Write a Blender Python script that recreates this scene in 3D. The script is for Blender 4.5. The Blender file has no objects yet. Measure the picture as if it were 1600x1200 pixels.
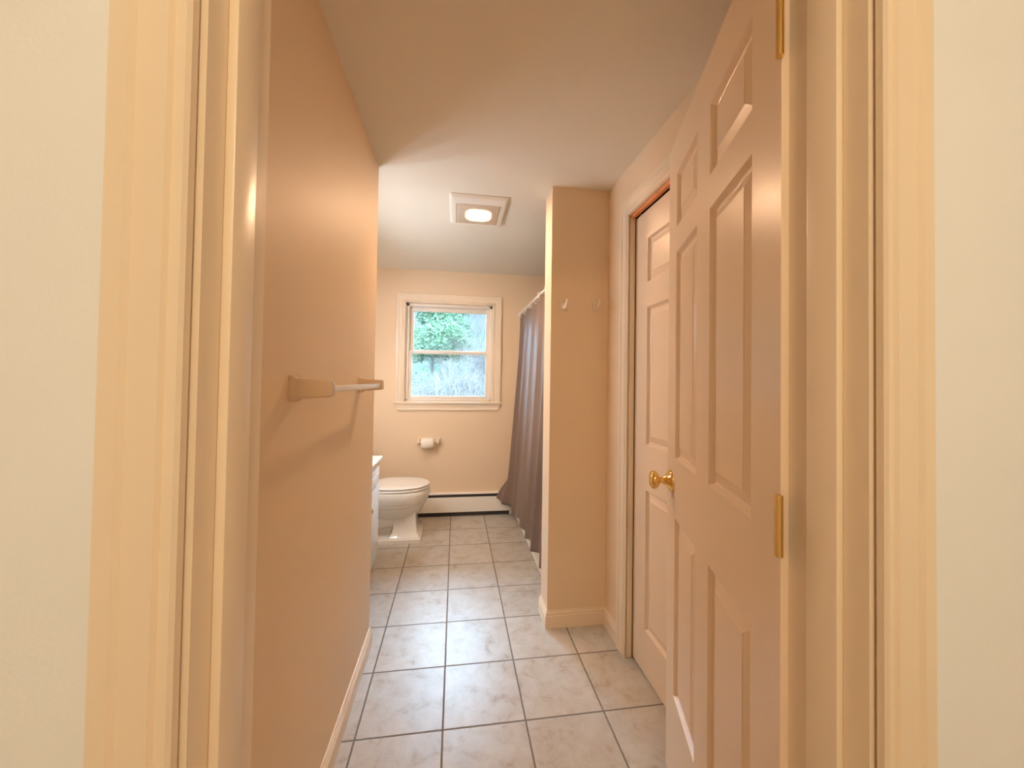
import bpy, bmesh, math, random
from mathutils import Vector, Matrix
PI = math.pi
sc = bpy.context.scene
COL = sc.collection
W = {}                                  # world matrices of roots and parts

# ------------------------------------------------------------------ materials
def new_mat(name):
    m = bpy.data.materials.new(name); m.use_nodes = True
    nt = m.node_tree
    return m, nt, nt.nodes['Principled BSDF']

def mat(name, col, rough=0.5, metal=0.0, spec=0.5, var=0.04, vscale=6.0, bump=0.0, bscale=200.0, sheen=0.0, coat=0.0, bdist=0.002):
    m, nt, b = new_mat(name)
    tc = nt.nodes.new('ShaderNodeTexCoord')
    n = nt.nodes.new('ShaderNodeTexNoise'); n.inputs['Scale'].default_value = vscale; n.inputs['Detail'].default_value = 3
    nt.links.new(tc.outputs['Object'], n.inputs['Vector'])
    r = nt.nodes.new('ShaderNodeValToRGB')
    r.color_ramp.elements[0].position = 0.3; r.color_ramp.elements[1].position = 0.7
    r.color_ramp.elements[0].color = (*[c * (1 - var) for c in col], 1)
    r.color_ramp.elements[1].color = (*[min(1, c * (1 + var)) for c in col], 1)
    nt.links.new(n.outputs['Fac'], r.inputs['Fac']); nt.links.new(r.outputs['Color'], b.inputs['Base Color'])
    b.inputs['Roughness'].default_value = rough; b.inputs['Metallic'].default_value = metal
    b.inputs['Specular IOR Level'].default_value = spec
    if sheen: b.inputs['Sheen Weight'].default_value = sheen
    if coat: b.inputs['Coat Weight'].default_value = coat; b.inputs['Coat Roughness'].default_value = 0.08
    if bump:
        n2 = nt.nodes.new('ShaderNodeTexNoise'); n2.inputs['Scale'].default_value = bscale; n2.inputs['Detail'].default_value = 2
        nt.links.new(tc.outputs['Object'], n2.inputs['Vector'])
        bp = nt.nodes.new('ShaderNodeBump'); bp.inputs['Strength'].default_value = bump; bp.inputs['Distance'].default_value = bdist
        nt.links.new(n2.outputs['Fac'], bp.inputs['Height']); nt.links.new(bp.outputs['Normal'], b.inputs['Normal'])
    return m

WALL = (0.81, 0.650, 0.472)
M = {}
M['wall'] = mat('cream_wall_paint', WALL, 0.52, spec=0.35, var=0.012, vscale=2.5, bump=0.12, bscale=260)
M['ceil'] = mat('flat_ceiling_paint', (0.82, 0.785, 0.71), 0.9, spec=0.2, var=0.012, vscale=2.0, bump=0.15, bscale=220)
M['trim'] = mat('cream_trim_paint', (0.84, 0.72, 0.575), 0.32, var=0.012, vscale=5, bump=0.04, bscale=120)
M['door'] = mat('door_paint', (0.83, 0.675, 0.52), 0.3, var=0.012, vscale=3, bump=0.06, bscale=90)
M['wood'] = mat('raw_orange_wood', (0.62, 0.21, 0.06), 0.5, var=0.25, vscale=14)
M['dark'] = mat('slot_shade_black', (0.012, 0.010, 0.009), 0.8, var=0.1)
M['porcelain'] = mat('white_porcelain', (0.90, 0.88, 0.84), 0.1, spec=0.55, var=0.008, coat=0.4)
M['seatplastic'] = mat('seat_plastic', (0.90, 0.88, 0.84), 0.18, var=0.008)
M['tub'] = mat('tub_enamel', (0.88, 0.84, 0.76), 0.12, var=0.008)
M['vanity'] = mat('white_cabinet_paint', (0.86, 0.83, 0.78), 0.3, var=0.01)
M['counter'] = mat('cultured_marble', (0.88, 0.82, 0.72), 0.15, var=0.02, vscale=9)
M['vinyl'] = mat('window_vinyl', (0.86, 0.81, 0.74), 0.35, var=0.01)
M['plastic'] = mat('shaded_cream_ceramic', (0.68, 0.53, 0.38), 0.25, var=0.01)  # cream towel bar posts, colour darkened to imitate shade on their fronts
M['cream_ceramic'] = mat('cream_ceramic', (0.82, 0.69, 0.55), 0.16, var=0.01)
M['bar'] = mat('pale_bar_plastic', (0.84, 0.80, 0.75), 0.22, var=0.02)
M['paper'] = mat('tissue_paper', (0.92, 0.88, 0.82), 0.95, spec=0.1, var=0.02, bump=0.2, bscale=150)
M['brass'] = mat('polished_brass', (0.88, 0.60, 0.22), 0.12, metal=1.0, var=0.03)
M['steel'] = mat('brushed_steel', (0.62, 0.60, 0.57), 0.25, metal=1.0, var=0.05)
M['heater'] = mat('heater_enamel', (0.89, 0.85, 0.79), 0.35, var=0.015)
M['black'] = mat('heater_slot_shade', (0.03, 0.027, 0.025), 0.6, var=0.2)
M['curtain'] = mat('grey_satin_curtain', (0.180, 0.122, 0.094), 0.46, spec=0.4, var=0.05, vscale=8, bump=0.05, bscale=500, sheen=0.1)
M['ring'] = mat('white_ring_plastic', (0.88, 0.85, 0.8), 0.2, var=0.01)
M['hallwall'] = mat('white_hall_paint', (0.84, 0.87, 0.92), 0.5, var=0.01, bump=0.1)
M['bark'] = mat('grey_bark', (0.03, 0.02, 0.015), 0.9, var=0.3, vscale=20)
M['twig'] = mat('pale_bare_twigs', (0.066, 0.046, 0.034), 0.85, var=0.3, vscale=5)
M['brown_twig'] = mat('brown_bare_twigs', (0.034, 0.019, 0.0145), 0.85, var=0.3, vscale=5)
M['needles'] = mat('pine_needles', (0.030, 0.066, 0.0175), 0.7, var=0.3, vscale=3)
M['leaf'] = mat('grey_green_leaves', (0.030, 0.043, 0.022), 0.7, var=0.35, vscale=3)
M['ground'] = mat('winter_grass', (0.0125, 0.0185, 0.0100), 0.95, var=0.3, vscale=3)

def floor_mat(t, gx, gy):
    m, nt, b = new_mat('travertine_tile')
    N, L = nt.nodes.new, nt.links.new
    geo = N('ShaderNodeTexCoord'); sep = N('ShaderNodeSeparateXYZ'); L(geo.outputs['Object'], sep.inputs[0])
    def math_(op, a, b_=None, c=None):
        n = N('ShaderNodeMath'); n.operation = op
        for k, v in enumerate((a, b_, c)):
            if v is None: continue
            if isinstance(v, (int, float)): n.inputs[k].default_value = v
            else: L(v, n.inputs[k])
        return n.outputs[0]
    wob = N('ShaderNodeTexNoise'); wob.inputs['Scale'].default_value = 90; L(geo.outputs['Object'], wob.inputs['Vector'])
    wv = math_('MULTIPLY', math_('SUBTRACT', wob.outputs['Fac'], 0.5), 0.0022)
    ds, ids = [], []
    for ax, off in (('X', gx), ('Y', gy)):
        u = math_('DIVIDE', math_('SUBTRACT', sep.outputs[ax], off), t)
        ids.append(math_('FLOOR', u))
        fr = math_('FRACT', u)
        d = math_('MULTIPLY', math_('MINIMUM', fr, math_('SUBTRACT', 1.0, fr)), t)
        ds.append(math_('ADD', d, wv))
    d = math_('MINIMUM', ds[0], ds[1])
    ramp = N('ShaderNodeMapRange'); ramp.inputs['From Min'].default_value = 0.0024; ramp.inputs['From Max'].default_value = 0.0040
    L(d, ramp.inputs['Value'])
    comb = N('ShaderNodeCombineXYZ'); L(ids[0], comb.inputs[0]); L(ids[1], comb.inputs[1])
    wn = N('ShaderNodeTexWhiteNoise'); wn.noise_dimensions = '3D'; L(comb.outputs[0], wn.inputs['Vector'])
    # per-tile shifted stone pattern
    va = N('ShaderNodeVectorMath'); va.operation = 'MULTIPLY_ADD'
    L(wn.outputs['Color'], va.inputs[0]); va.inputs[1].default_value = (7, 7, 7); L(geo.outputs['Object'], va.inputs[2])
    n1 = N('ShaderNodeTexNoise'); n1.inputs['Scale'].default_value = 13; n1.inputs['Detail'].default_value = 10; n1.inputs['Roughness'].default_value = 0.68
    n1.inputs['Distortion'].default_value = 0.35
    L(va.outputs[0], n1.inputs['Vector'])
    r1 = N('ShaderNodeValToRGB'); e = r1.color_ramp.elements
    e[0].position = 0.28; e[0].color = (0.345, 0.245, 0.16, 1)
    e[1].position = 0.62; e[1].color = (0.55, 0.525, 0.485, 1)
    x = r1.color_ramp.elements.new(0.45); x.color = (0.49, 0.45, 0.395, 1)
    L(n1.outputs['Fac'], r1.inputs['Fac'])
    hv = N('ShaderNodeHueSaturation'); L(r1.outputs['Color'], hv.inputs['Color'])
    L(math_('MULTIPLY_ADD', wn.outputs['Value'], 0.10, 0.95), hv.inputs['Value'])
    # small pits
    v = N('ShaderNodeTexVoronoi'); v.inputs['Scale'].default_value = 55; L(va.outputs[0], v.inputs['Vector'])
    n3 = N('ShaderNodeTexNoise'); n3.inputs['Scale'].default_value = 14; L(va.outputs[0], n3.inputs['Vector'])
    pit = math_('MULTIPLY', math_('LESS_THAN', v.outputs['Distance'], 0.16), math_('GREATER_THAN', n3.outputs['Fac'], 0.60))
    mixp = N('ShaderNodeMix'); mixp.data_type = 'RGBA'; L(math_('MULTIPLY', pit, 0.35), mixp.inputs['Factor'])
    L(hv.outputs['Color'], mixp.inputs['A']); mixp.inputs['B'].default_value = (0.42, 0.33, 0.25, 1)
    mix = N('ShaderNodeMix'); mix.data_type = 'RGBA'; L(ramp.outputs['Result'], mix.inputs['Factor'])
    mix.inputs['A'].default_value = (0.17, 0.145, 0.12, 1); L(mixp.outputs['Result'], mix.inputs['B'])
    L(mix.outputs['Result'], b.inputs['Base Color'])
    rr = N('ShaderNodeMapRange'); rr.inputs['To Min'].default_value = 0.8; rr.inputs['To Max'].default_value = 0.30; L(ramp.outputs['Result'], rr.inputs['Value'])
    L(math_('MULTIPLY_ADD', n1.outputs['Fac'], 0.12, rr.outputs['Result']), b.inputs['Roughness'])
    b.inputs['Specular IOR Level'].default_value = 0.75
    n4 = N('ShaderNodeTexNoise'); n4.inputs['Scale'].default_value = 16; n4.inputs['Detail'].default_value = 4; L(geo.outputs['Object'], n4.inputs['Vector'])
    hgt = math_('SUBTRACT', math_('ADD', math_('MULTIPLY', n4.outputs['Fac'], 0.35), ramp.outputs['Result']), math_('MULTIPLY', pit, 0.5))
    bp = N('ShaderNodeBump'); bp.inputs['Strength'].default_value = 0.5; bp.inputs['Distance'].default_value = 0.002
    L(hgt, bp.inputs['Height']); L(bp.outputs['Normal'], b.inputs['Normal'])
    return m

def glass_mat():
    m = bpy.data.materials.new('veiled_pane_glass'); m.use_nodes = True; nt = m.node_tree
    for n in list(nt.nodes): nt.nodes.remove(n)
    o = nt.nodes.new('ShaderNodeOutputMaterial'); t = nt.nodes.new('ShaderNodeBsdfTransparent'); g = nt.nodes.new('ShaderNodeBsdfGlossy')
    g.inputs['Roughness'].default_value = 0.02; t.inputs['Color'].default_value = (0.94, 0.98, 0.97, 1)
    f = nt.nodes.new('ShaderNodeFresnel'); f.inputs['IOR'].default_value = 1.35
    mx = nt.nodes.new('ShaderNodeMixShader'); dm = nt.nodes.new('ShaderNodeMixShader'); tl = nt.nodes.new('ShaderNodeBsdfTranslucent'); dm.inputs[0].default_value = 0.018  # faint translucent veil added to imitate haze and glare over the view
    nt.links.new(t.outputs[0], dm.inputs[1]); nt.links.new(tl.outputs[0], dm.inputs[2])
    nt.links.new(f.outputs[0], mx.inputs[0]); nt.links.new(dm.outputs[0], mx.inputs[1]); nt.links.new(g.outputs[0], mx.inputs[2])
    nt.links.new(mx.outputs[0], o.inputs[0])
    return m
M['glass'] = glass_mat()

def emit_mat(name, col, strength):
    m, nt, b = new_mat(name)
    b.inputs['Base Color'].default_value = (0.9, 0.85, 0.75, 1); b.inputs['Emission Color'].default_value = (*col, 1); b.inputs['Emission Strength'].default_value = strength
    return m

def lens_mat(cx, cy, sx, sy, col, peak, base):
    """frosted lens with a lamp glowing behind its middle"""
    m, nt, b = new_mat('lit_frosted_lens'); N, L = nt.nodes.new, nt.links.new
    tc = N('ShaderNodeTexCoord'); mp = N('ShaderNodeMapping'); mp.vector_type = 'POINT'
    mp.inputs['Location'].default_value = (-cx / sx, -cy / sy, 0); mp.inputs['Scale'].default_value = (1 / sx, 1 / sy, 0)
    L(tc.outputs['Object'], mp.inputs['Vector'])
    sp = N('ShaderNodeSeparateXYZ'); L(mp.outputs[0], sp.inputs[0])
    def mth(op, a, b_):
        n = N('ShaderNodeMath'); n.operation = op
        for k, v in enumerate((a, b_)):
            if isinstance(v, (int, float)): n.inputs[k].default_value = v
            else: L(v, n.inputs[k])
        return n.outputs[0]
    q = mth('ADD', mth('POWER', mth('ABSOLUTE', sp.outputs['X'], 0), 3.0), mth('POWER', mth('ABSOLUTE', sp.outputs['Y'], 0), 3.0))
    v = mth('MAXIMUM', mth('SUBTRACT', 1.0, mth('POWER', q, 1 / 3.0)), 0.0)
    L(mth('ADD', mth('MULTIPLY', mth('POWER', v, 4.0), peak), base), b.inputs['Emission Strength'])
    b.inputs['Emission Color'].default_value = (*col, 1); b.inputs['Base Color'].default_value = (0.50, 0.42, 0.33, 1); b.inputs['Roughness'].default_value = 0.35
    return m

# ------------------------------------------------------------------ mesh builder
class MB:
    def __init__(s): s.bm = bmesh.new()
    def box(s, a, b, bev=0.0, seg=2):
        bm = bmesh.new(); r = bmesh.ops.create_cube(bm, size=1)
        for v in bm.verts:
            v.co = Vector([(a[i] + b[i]) / 2 + v.co[i] * (b[i] - a[i]) for i in range(3)])
        if bev: bmesh.ops.bevel(bm, geom=bm.edges[:], offset=bev, segments=seg, affect='EDGES', profile=0.5)
        s.add(bm); return s
    def add(s, bm):
        me = bpy.data.meshes.new('tmp'); bm.to_mesh(me); bm.free(); s.bm.from_mesh(me); bpy.data.meshes.remove(me)
    def loft(s, rings, cap0=True, cap1=True, closed=True):
        vs = [[s.bm.verts.new(p) for p in r] for r in rings]
        n = len(vs[0])
        for a, b in zip(vs, vs[1:]):
            for i in range(n if closed else n - 1):
                j = (i + 1) % n
                try: s.bm.faces.new((a[i], a[j], b[j], b[i]))
                except ValueError: pass
        if cap0: s.bm.faces.new(vs[0][::-1])
        if cap1: s.bm.faces.new(vs[-1])
        return s
    def tube(s, pts, rad, n=12, cap=True, squash=None):
        pts = [Vector(p) for p in pts]; rr = rad if isinstance(rad, (list, tuple)) else [rad] * len(pts)
        rings = []; up = None
        for i, p in enumerate(pts):
            t = (pts[min(i + 1, len(pts) - 1)] - pts[max(i - 1, 0)]).normalized()
            if up is None:
                up = Vector((0, 0, 1)) if abs(t.z) < 0.9 else Vector((1, 0, 0))
            x = t.cross(up).normalized(); up = x.cross(t).normalized()
            rings.append([p + (x * math.cos(2 * PI * k / n) + up * math.sin(2 * PI * k / n)) * rr[i] for k in range(n)])
        return s.loft(rings, cap, cap)
    def torus(s, c, R, r, axis='y', n=28, k=10):
        rings = []
        for i in range(n):
            a = 2 * PI * i / n; ring = []
            for j in range(k):
                b = 2 * PI * j / k; q = R + r * math.cos(b)
                p = {'y': (q * math.cos(a), r * math.sin(b), q * math.sin(a)), 'z': (q * math.cos(a), q * math.sin(a), r * math.sin(b)), 'x': (r * math.sin(b), q * math.cos(a), q * math.sin(a))}[axis]
                ring.append(Vector(c) + Vector(p))
            rings.append(ring)
        rings.append(rings[0])
        return s.loft(rings, False, False)
    def lathe(s, prof, c=(0, 0, 0), axis=(0, 0, 1), n=32, sx=1.0, sy=1.0):
        """prof = list of (radius, height along axis)"""
        ax = Vector(axis).normalized(); u = Vector((0, 0, 1)).cross(ax)
        u = Vector((1, 0, 0)) if u.length < 1e-3 else u.normalized(); w = ax.cross(u)
        rings = [[Vector(c) + ax * h + (u * math.cos(2 * PI * k / n) * sx + w * math.sin(2 * PI * k / n) * sy) * max(r, 1e-4) for k in range(n)] for r, h in prof]
        return s.loft(rings)
    def build(s, name, m, parent=None, local=False, smooth=True, angle=35, weld=True):
        bm = s.bm
        if weld: bmesh.ops.remove_doubles(bm, verts=bm.verts[:], dist=1e-6)
        bmesh.ops.recalc_face_normals(bm, faces=bm.faces[:])
        if parent is not None and not local: bm.transform(W[parent.name].inverted())
        me = bpy.data.meshes.new(name); bm.to_mesh(me); bm.free()
        if smooth:
            for p in me.polygons: p.use_smooth = True
            me.set_sharp_from_angle(angle=math.radians(angle))
        me.materials.append(m)
        o = bpy.data.objects.new(name, me); COL.objects.link(o)
        if parent is not None: o.parent = parent; W[o.name] = W[parent.name].copy()
        else: W[o.name] = Matrix.Identity(4)
        return o

def empty(name, loc, rz=0.0):
    o = bpy.data.objects.new(name, None); COL.objects.link(o); o.empty_display_size = 0.1
    o.location = loc; o.rotation_euler = (0, 0, rz)
    W[o.name] = Matrix.Translation(loc) @ Matrix.Rotation(rz, 4, 'Z'); return o
def tag(o, label=None, cat=None, group=None, kind=None):
    if label: o['label'] = label
    if cat: o['category'] = cat
    if group: o['group'] = group
    if kind: o['kind'] = kind
    return o
def struct(o, label=None, cat=None): return tag(o, label, cat, None, 'structure')
def recentre(o, loc):
    """put a single-mesh thing's origin at its base"""
    o.data.transform(Matrix.Translation(-Vector(loc))); o.location = loc; W[o.name] = Matrix.Translation(loc); return o
def egg(cx, cy, z, xf, xb, hw, n=40, p=2.15):
    """plan outline with a rounder front at +x (xf) and a blunter back (xb)"""
    out = []
    for k in range(n):
        a = 2 * PI * k / n; c, s_ = math.cos(a), math.sin(a)
        e = 2 / p if c > 0 else 2 / 3.2
        X = math.copysign(abs(c) ** e, c); Y = math.copysign(abs(s_) ** e, s_)
        out.append(Vector((cx + X * ((xf - cx) if c > 0 else (cx - xb)), cy + Y * hw, z)))
    return out
def rrect(x0, x1, y0, y1, z, r, k=4):
    out = []
    for (cx, cy, a0) in ((x1 - r, y1 - r, 0), (x0 + r, y1 - r, PI / 2), (x0 + r, y0 + r, PI), (x1 - r, y0 + r, 1.5 * PI)):
        for i in range(k + 1):
            a = a0 + PI / 2 * i / k; out.append(Vector((cx + r * math.cos(a), cy + r * math.sin(a), z)))
    return out

# ------------------------------------------------------------------ room numbers
H = 2.273
XL, YE = -0.3826, 1.8585                # partition on the left, where it ends
XP, YP, YP2 = 0.4823, 1.8904, 2.0332    # stub wall before the bath
XR, YF = 0.7913, 3.5666                 # right wall, far wall
XB = -0.95                              # wall behind vanity and toilet
XT = 1.33                               # far side of bath alcove
D0, D1 = 0.385, 0.50                    # doorway wall
JX0, JX1 = -0.236, 0.492                # doorway opening
T, GX, GY = 0.30284, -0.0248, 1.3884

# floor, ceiling
struct(MB().box((-1.1, D0, -0.08), (1.45, 3.75, 0)).build('floor', floor_mat(T, GX, GY)))
struct(MB().box((-1.1, D0, H), (1.45, 3.75, H + 0.08)).build('ceiling', M['ceil']))
# walls
m = MB(); m.box((XL - 0.11, D1, 0), (XL, YE, H)); m.box((XB, YE - 0.11, 0), (XL - 0.05, YE, H))
struct(m.build('wall_left', M['wall']))
struct(MB().box((XB - 0.1, YE - 0.11, 0), (XB, YF, H)).build('wall_back_left', M['wall']))
WX0, WX1, WZ0, WZ1 = -0.476, 0.350, 1.045, 1.976     # window hole
m = MB(); T2 = 0.16
m.box((XB - 0.1, YF, 0), (WX0, YF + T2, H)); m.box((WX1, YF, 0), (XT + 0.1, YF + T2, H))
m.box((WX0, YF, 0), (WX1, YF + T2, WZ0)); m.box((WX0, YF, WZ1), (WX1, YF + T2, H))
struct(m.build('wall_far', M['wall'], smooth=False))
struct(MB().box((XP, YP, 0), (XR + 0.02, YP2, H)).build('wall_stub', M['wall']))
PY0, PY1, PZ = 0.93, 1.640, 2.042       # pocket door opening
m = MB()
m.box((XR, PY1 + 0.018, 0), (XR + 0.115, YP2, H)); m.box((XR, D0, 0), (XR + 0.115, PY0 - 0.018, H)); m.box((XR, PY0 - 0.018, PZ + 0.02), (XR + 0.115, PY1 + 0.018, H))
m.box((XR + 0.115, D0, 0), (XR + 0.13, YP2, H))
struct(m.build('wall_right', M['wall'], smooth=False))
m = MB(); m.box((XR + 0.1, YP2 - 0.14, 0), (XT + 0.1, YP2, H)); m.box((XT, YP2, 0), (XT + 0.1, YF, H))
struct(m.build('wall_alcove', M['wall'], smooth=False))
DZ = 2.045
m = MB()
m.box((-1.6, D0, 0), (JX0 - 0.018, D1, H)); m.box((JX1 + 0.018, D0, 0), (1.6, D1, H)); m.box((JX0 - 0.018, D0, DZ + 0.018), (JX1 + 0.018, D1, H))
struct(m.build('wall_near', M['wall'], smooth=False))
# hallway behind the doorway
struct(MB().box((-1.6, -1.3, -0.08), (1.6, D0, 0)).build('floor_hall', mat('hall_oak_floor', (0.45, 0.30, 0.17), 0.4, var=0.2, vscale=5)))
struct(MB().box((-1.6, -1.3, H), (1.6, D0, H + 0.08)).build('ceiling_hall', M['ceil']))
m = MB(); m.box((-1.7, -1.4, 0), (1.7, -1.3, H)); m.box((-1.7, -1.3, 0), (-1.6, D1, H)); m.box((1.6, -1.3, 0), (1.7, D1, H))
struct(m.build('wall_hall', M['hallwall'], smooth=False))
struct(MB().box((-1.6, D0 - 0.004, 0), (JX0 - 0.02, D0, H)).box((JX1 + 0.02, D0 - 0.004, 0), (1.6, D0, H)).box((JX0 - 0.02, D0 - 0.004, DZ + 0.02), (JX1 + 0.02, D0, H)).build('wall_hall_front', M['hallwall'], smooth=False))

# ------------------------------------------------------------------ mouldings
BASE = [(0, 0), (0.0125, 0), (0.0125, 0.060), (0.0085, 0.064), (0.0085, 0.068), (0.0105, 0.0705), (0.0105, 0.074), (0.005, 0.080), (0.004, 0.0865), (0, 0.087)]
def mould(mb, path, prof, side=1, closed=False):
    """sweep a (out, up) profile along a plan path with mitred corners; out is to the left of travel when side=1"""
    P = [Vector((p[0], p[1])) for p in path]; n = len(P); rings = []
    for i in range(n):
        d0 = (P[i] - P[i - 1]).normalized() if i > 0 else None
        d1 = (P[i + 1] - P[i]).normalized() if i < n - 1 else None
        if d0 is None: d0 = d1
        if d1 is None: d1 = d0
        n0 = Vector((-d0.y, d0.x)) * side; n1 = Vector((-d1.y, d1.x)) * side
        mt = (n0 + n1); mt = mt / mt.length_squared * 2 if mt.length > 1e-6 else n0
        rings.append([Vector((P[i].x + mt.x * o, P[i].y + mt.y * o, z)) for o, z in prof])
    mb.loft(rings)
m = MB(); mould(m, [(XL, D1), (XL, YE), (XB, YE)], BASE, side=-1); struct(m.build('baseboard_left', M['trim'], angle=25))
m = MB(); mould(m, [(XR, PY1 + 0.078), (XR, YP), (XP, YP), (XP, YP2)], BASE, side=1); struct(m.build('baseboard_right', M['trim'], angle=25))
m = MB(); mould(m, [(XB, 2.60), (XB, YF), (XB + 0.1, YF)], BASE, side=-1); struct(m.build('baseboard_far', M['trim'], angle=25))

CAS = [(0, 0), (0, 0.008), (0.003, 0.0115), (0.009, 0.0115), (0.012, 0.0075), (0.016, 0.0075), (0.019, 0.0115), (0.044, 0.014), (0.048, 0.0185), (0.064, 0.0185), (0.070, 0.012), (0.070, 0)]   # (away from opening, out of wall)
def casing(mb, a, b, top, frame, prof=CAS, z0=0.0, zf=1.0):
    """mitred casing round three sides; frame(u, z, out) -> point; a<b the opening sides"""
    ring = lambda u, z, su, sz: [frame(u + su * o * zf, z + sz * o * zf, d) for o, d in prof]
    mb.loft([ring(a, z0, -1, 0), ring(a, top, -1, 1), ring(b, top, 1, 1), ring(b, z0, 1, 0)])
# pocket door casing and jambs on the right wall
m = MB(); casing(m, PY0, PY1, PZ - 0.004, lambda u, z, o: Vector((XR - o, u, z)), zf=1.1)
struct(m.build('trim_1', M['trim'], angle=25))
m = MB(); m.box((XR - 0.003, PY1, 0), (0.8175, PY1 + 0.018, PZ)); m.box((XR - 0.003, PY0 - 0.018, 0), (0.8175, PY0, PZ)); m.box((XR - 0.003, PY0, PZ - 0.006), (0.797, PY1, PZ + 0.0195))
struct(m.build('trim_2', M['trim']))
struct(MB().box((0.7973, PY0 + 0.0005, PZ - 0.020), (0.8165, PY1 - 0.0005, PZ + 0.0195), 0.002).build('trim_3', M['wood']), 'raw orange wood strip in the head of the sliding door frame')
struct(MB().box((0.817, PY0, PZ + 0.004), (0.905, PY1, PZ + 0.0195)).box((0.8185, PY1 + 0.006, 0), (0.905, PY1 + 0.0175, PZ)).build('door_slot_shade', M['dark']))  # near-black filling stands in for the shade in the door slot
# doorway jambs + casings (the camera looks through it)
m = MB()
m.box((JX0 - 0.018, D0, 0), (JX0, D1, DZ)); m.box((JX1, D0, 0), (JX1 + 0.018, D1, DZ)); m.box((JX0 - 0.018, D0, DZ), (JX1 + 0.018, D1, DZ + 0.018))
m.box((JX0, D0 + 0.03, 0), (JX0 + 0.010, D1 - 0.042, DZ), 0.002); m.box((JX1 - 0.010, D0 + 0.03, 0), (JX1, D1 - 0.042, DZ), 0.002)
struct(m.build('trim_5', M['trim']))
m = MB(); casing(m, JX0 - 0.005, JX1 + 0.005, DZ + 0.005, lambda u, z, o: Vector((u, D0 - 0.004 - o, z)), zf=0.9)
struct(m.build('trim_6', M['trim'], angle=25))
m = MB(); casing(m, JX0 - 0.006, JX1 + 0.012, DZ + 0.005, lambda u, z, o: Vector((u, D1 + o, z)), zf=0.9)
struct(m.build('trim_7', M['trim'], angle=25))

# ------------------------------------------------------------------ six-panel doors
def panel_profile():   # (inset, depth) from the stile face
    return [(0.0, 0.0), (0.0025, 0.0035), (0.007, 0.0115), (0.0105, 0.0130), (0.0135, 0.0130), (0.0375, 0.0040), (0.0395, 0.0024)]
def six_panel(root, Wd, z0, z1, cols, rows, th, m):
    """leaf in local coords: x along the width, front face at y=0, back face at y=th"""
    f = MB()
    xs = [0, cols[0][0], cols[0][1], cols[1][0], cols[1][1], Wd]
    zs = [z0] + [z for r in rows for z in r] + [z1]
    for i in range(5):
        for j in range(len(zs) - 1):
            if i % 2 == 1 and j % 2 == 1: continue
            f.box((xs[i], 0, zs[j]), (xs[i + 1], th, zs[j + 1]))
    bm = f.bm
    bmesh.ops.remove_doubles(bm, verts=bm.verts[:], dist=1e-6)
    seen = {}
    for fc in bm.faces[:]:
        seen.setdefault(tuple(sorted(v.index for v in fc.verts)), []).append(fc)
    bm.verts.index_update(); seen = {}
    for fc in bm.faces[:]:
        seen.setdefault(tuple(sorted(v.index for v in fc.verts)), []).append(fc)
    bmesh.ops.delete(bm, geom=[x for l in seen.values() if len(l) > 1 for x in l], context='FACES_ONLY')
    f.build('frame', m, root, local=True, smooth=False)
    for (a, b) in cols:
        for (c, d) in rows:
            p = MB()
            rect = lambda i, y: [Vector((a + i, y, c + i)), Vector((b - i, y, c + i)), Vector((b - i, y, d - i)), Vector((a + i, y, d - i))]
            front = [rect(i, dp) for i, dp in panel_profile()]
            back = [rect(i, th - dp) for i, dp in panel_profile()]
            p.loft(front, False, True); p.loft(back, False, True)
            p.build('panel', m, root, local=True, smooth=False)

ang = math.atan2(0.9485, 0.3168)        # hinge -> free edge direction
hx, hy = 0.7072 - 0.711 * 0.3168, 1.1728 - 0.711 * 0.9485
door = struct(empty('door_1', (hx, hy, 0), ang), 'open cream six-panel door with brass knob, swung in on the right', 'door')
# local +x runs hinge -> free edge; the side facing the room's middle is local +y, so mirror the depth
DWd, DTH = 0.711, 0.035
cols = [(DWd - 0.613, DWd - 0.396), (DWd - 0.301, DWd - 0.095)]
rows = [(0.298, 0.841), (1.024, 1.668), (1.747, 1.915)]
six_panel(door, DWd, 0.008, 2.037, cols, rows, DTH, M['door'])
for ch in door.children:                # front face at local y=0, thickness away from the camera (local -y)
    ch.data.transform(Matrix.Scale(-1, 4, (0, 1, 0))); ch.data.flip_normals()
kx, kz = DWd - 0.050, 0.944
ks = MB().lathe([(0.0, 0.0), (0.034, 0.0), (0.034, 0.003), (0.031, 0.007), (0.024, 0.011), (0.016, 0.019), (0.012, 0.026), (0.0, 0.026)], (kx, 0, kz), (0, 1, 0), 40).build('knob_rose', M['brass'], door, local=True, angle=50)
tag(ks, 'polished brass round rose')
kn = MB().lathe([(0.0, 0.02), (0.0105, 0.02), (0.0105, 0.036), (0.016, 0.039), (0.024, 0.042), (0.0285, 0.048), (0.029, 0.056), (0.026, 0.062), (0.021, 0.0655), (0.013, 0.0665), (0.0, 0.067)], (kx, 0, kz), (0, 1, 0), 40).build('door_knob', M['brass'], door, local=True, angle=50)
tag(kn, 'polished brass door knob')
MB().box((DWd - 0.0005, -0.028, kz - 0.028), (DWd + 0.0012, -0.007, kz + 0.028), 0.0004).build('latch_plate', M['brass'], door, local=True)
for z in (0.25, 1.05, 1.80):
    MB().tube([(-0.004, 0.004, z - 0.045), (-0.004, 0.004, z + 0.045)], 0.0055, 14).build('hinge', M['brass'], door, local=True)

pd = struct(empty('door_2', (0.8215, PY1 - 0.0, 0), -PI / 2), 'closed cream six-panel sliding door set back in the right wall', 'door')
PW = PY1 - PY0
# local +x -> world -y ; front face local y=0 faces -x (world) => local -y is world -x ; thickness +y is away
pc = [(0.108, 0.108 + 0.205), (PW - 0.108 - 0.205, PW - 0.108)]
pr = [(0.193, 0.792), (0.988, 1.588), (1.698, 1.893)]
six_panel(pd, PW, 0.008, 2.018, pc, pr, 0.035, M['door'])

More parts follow.
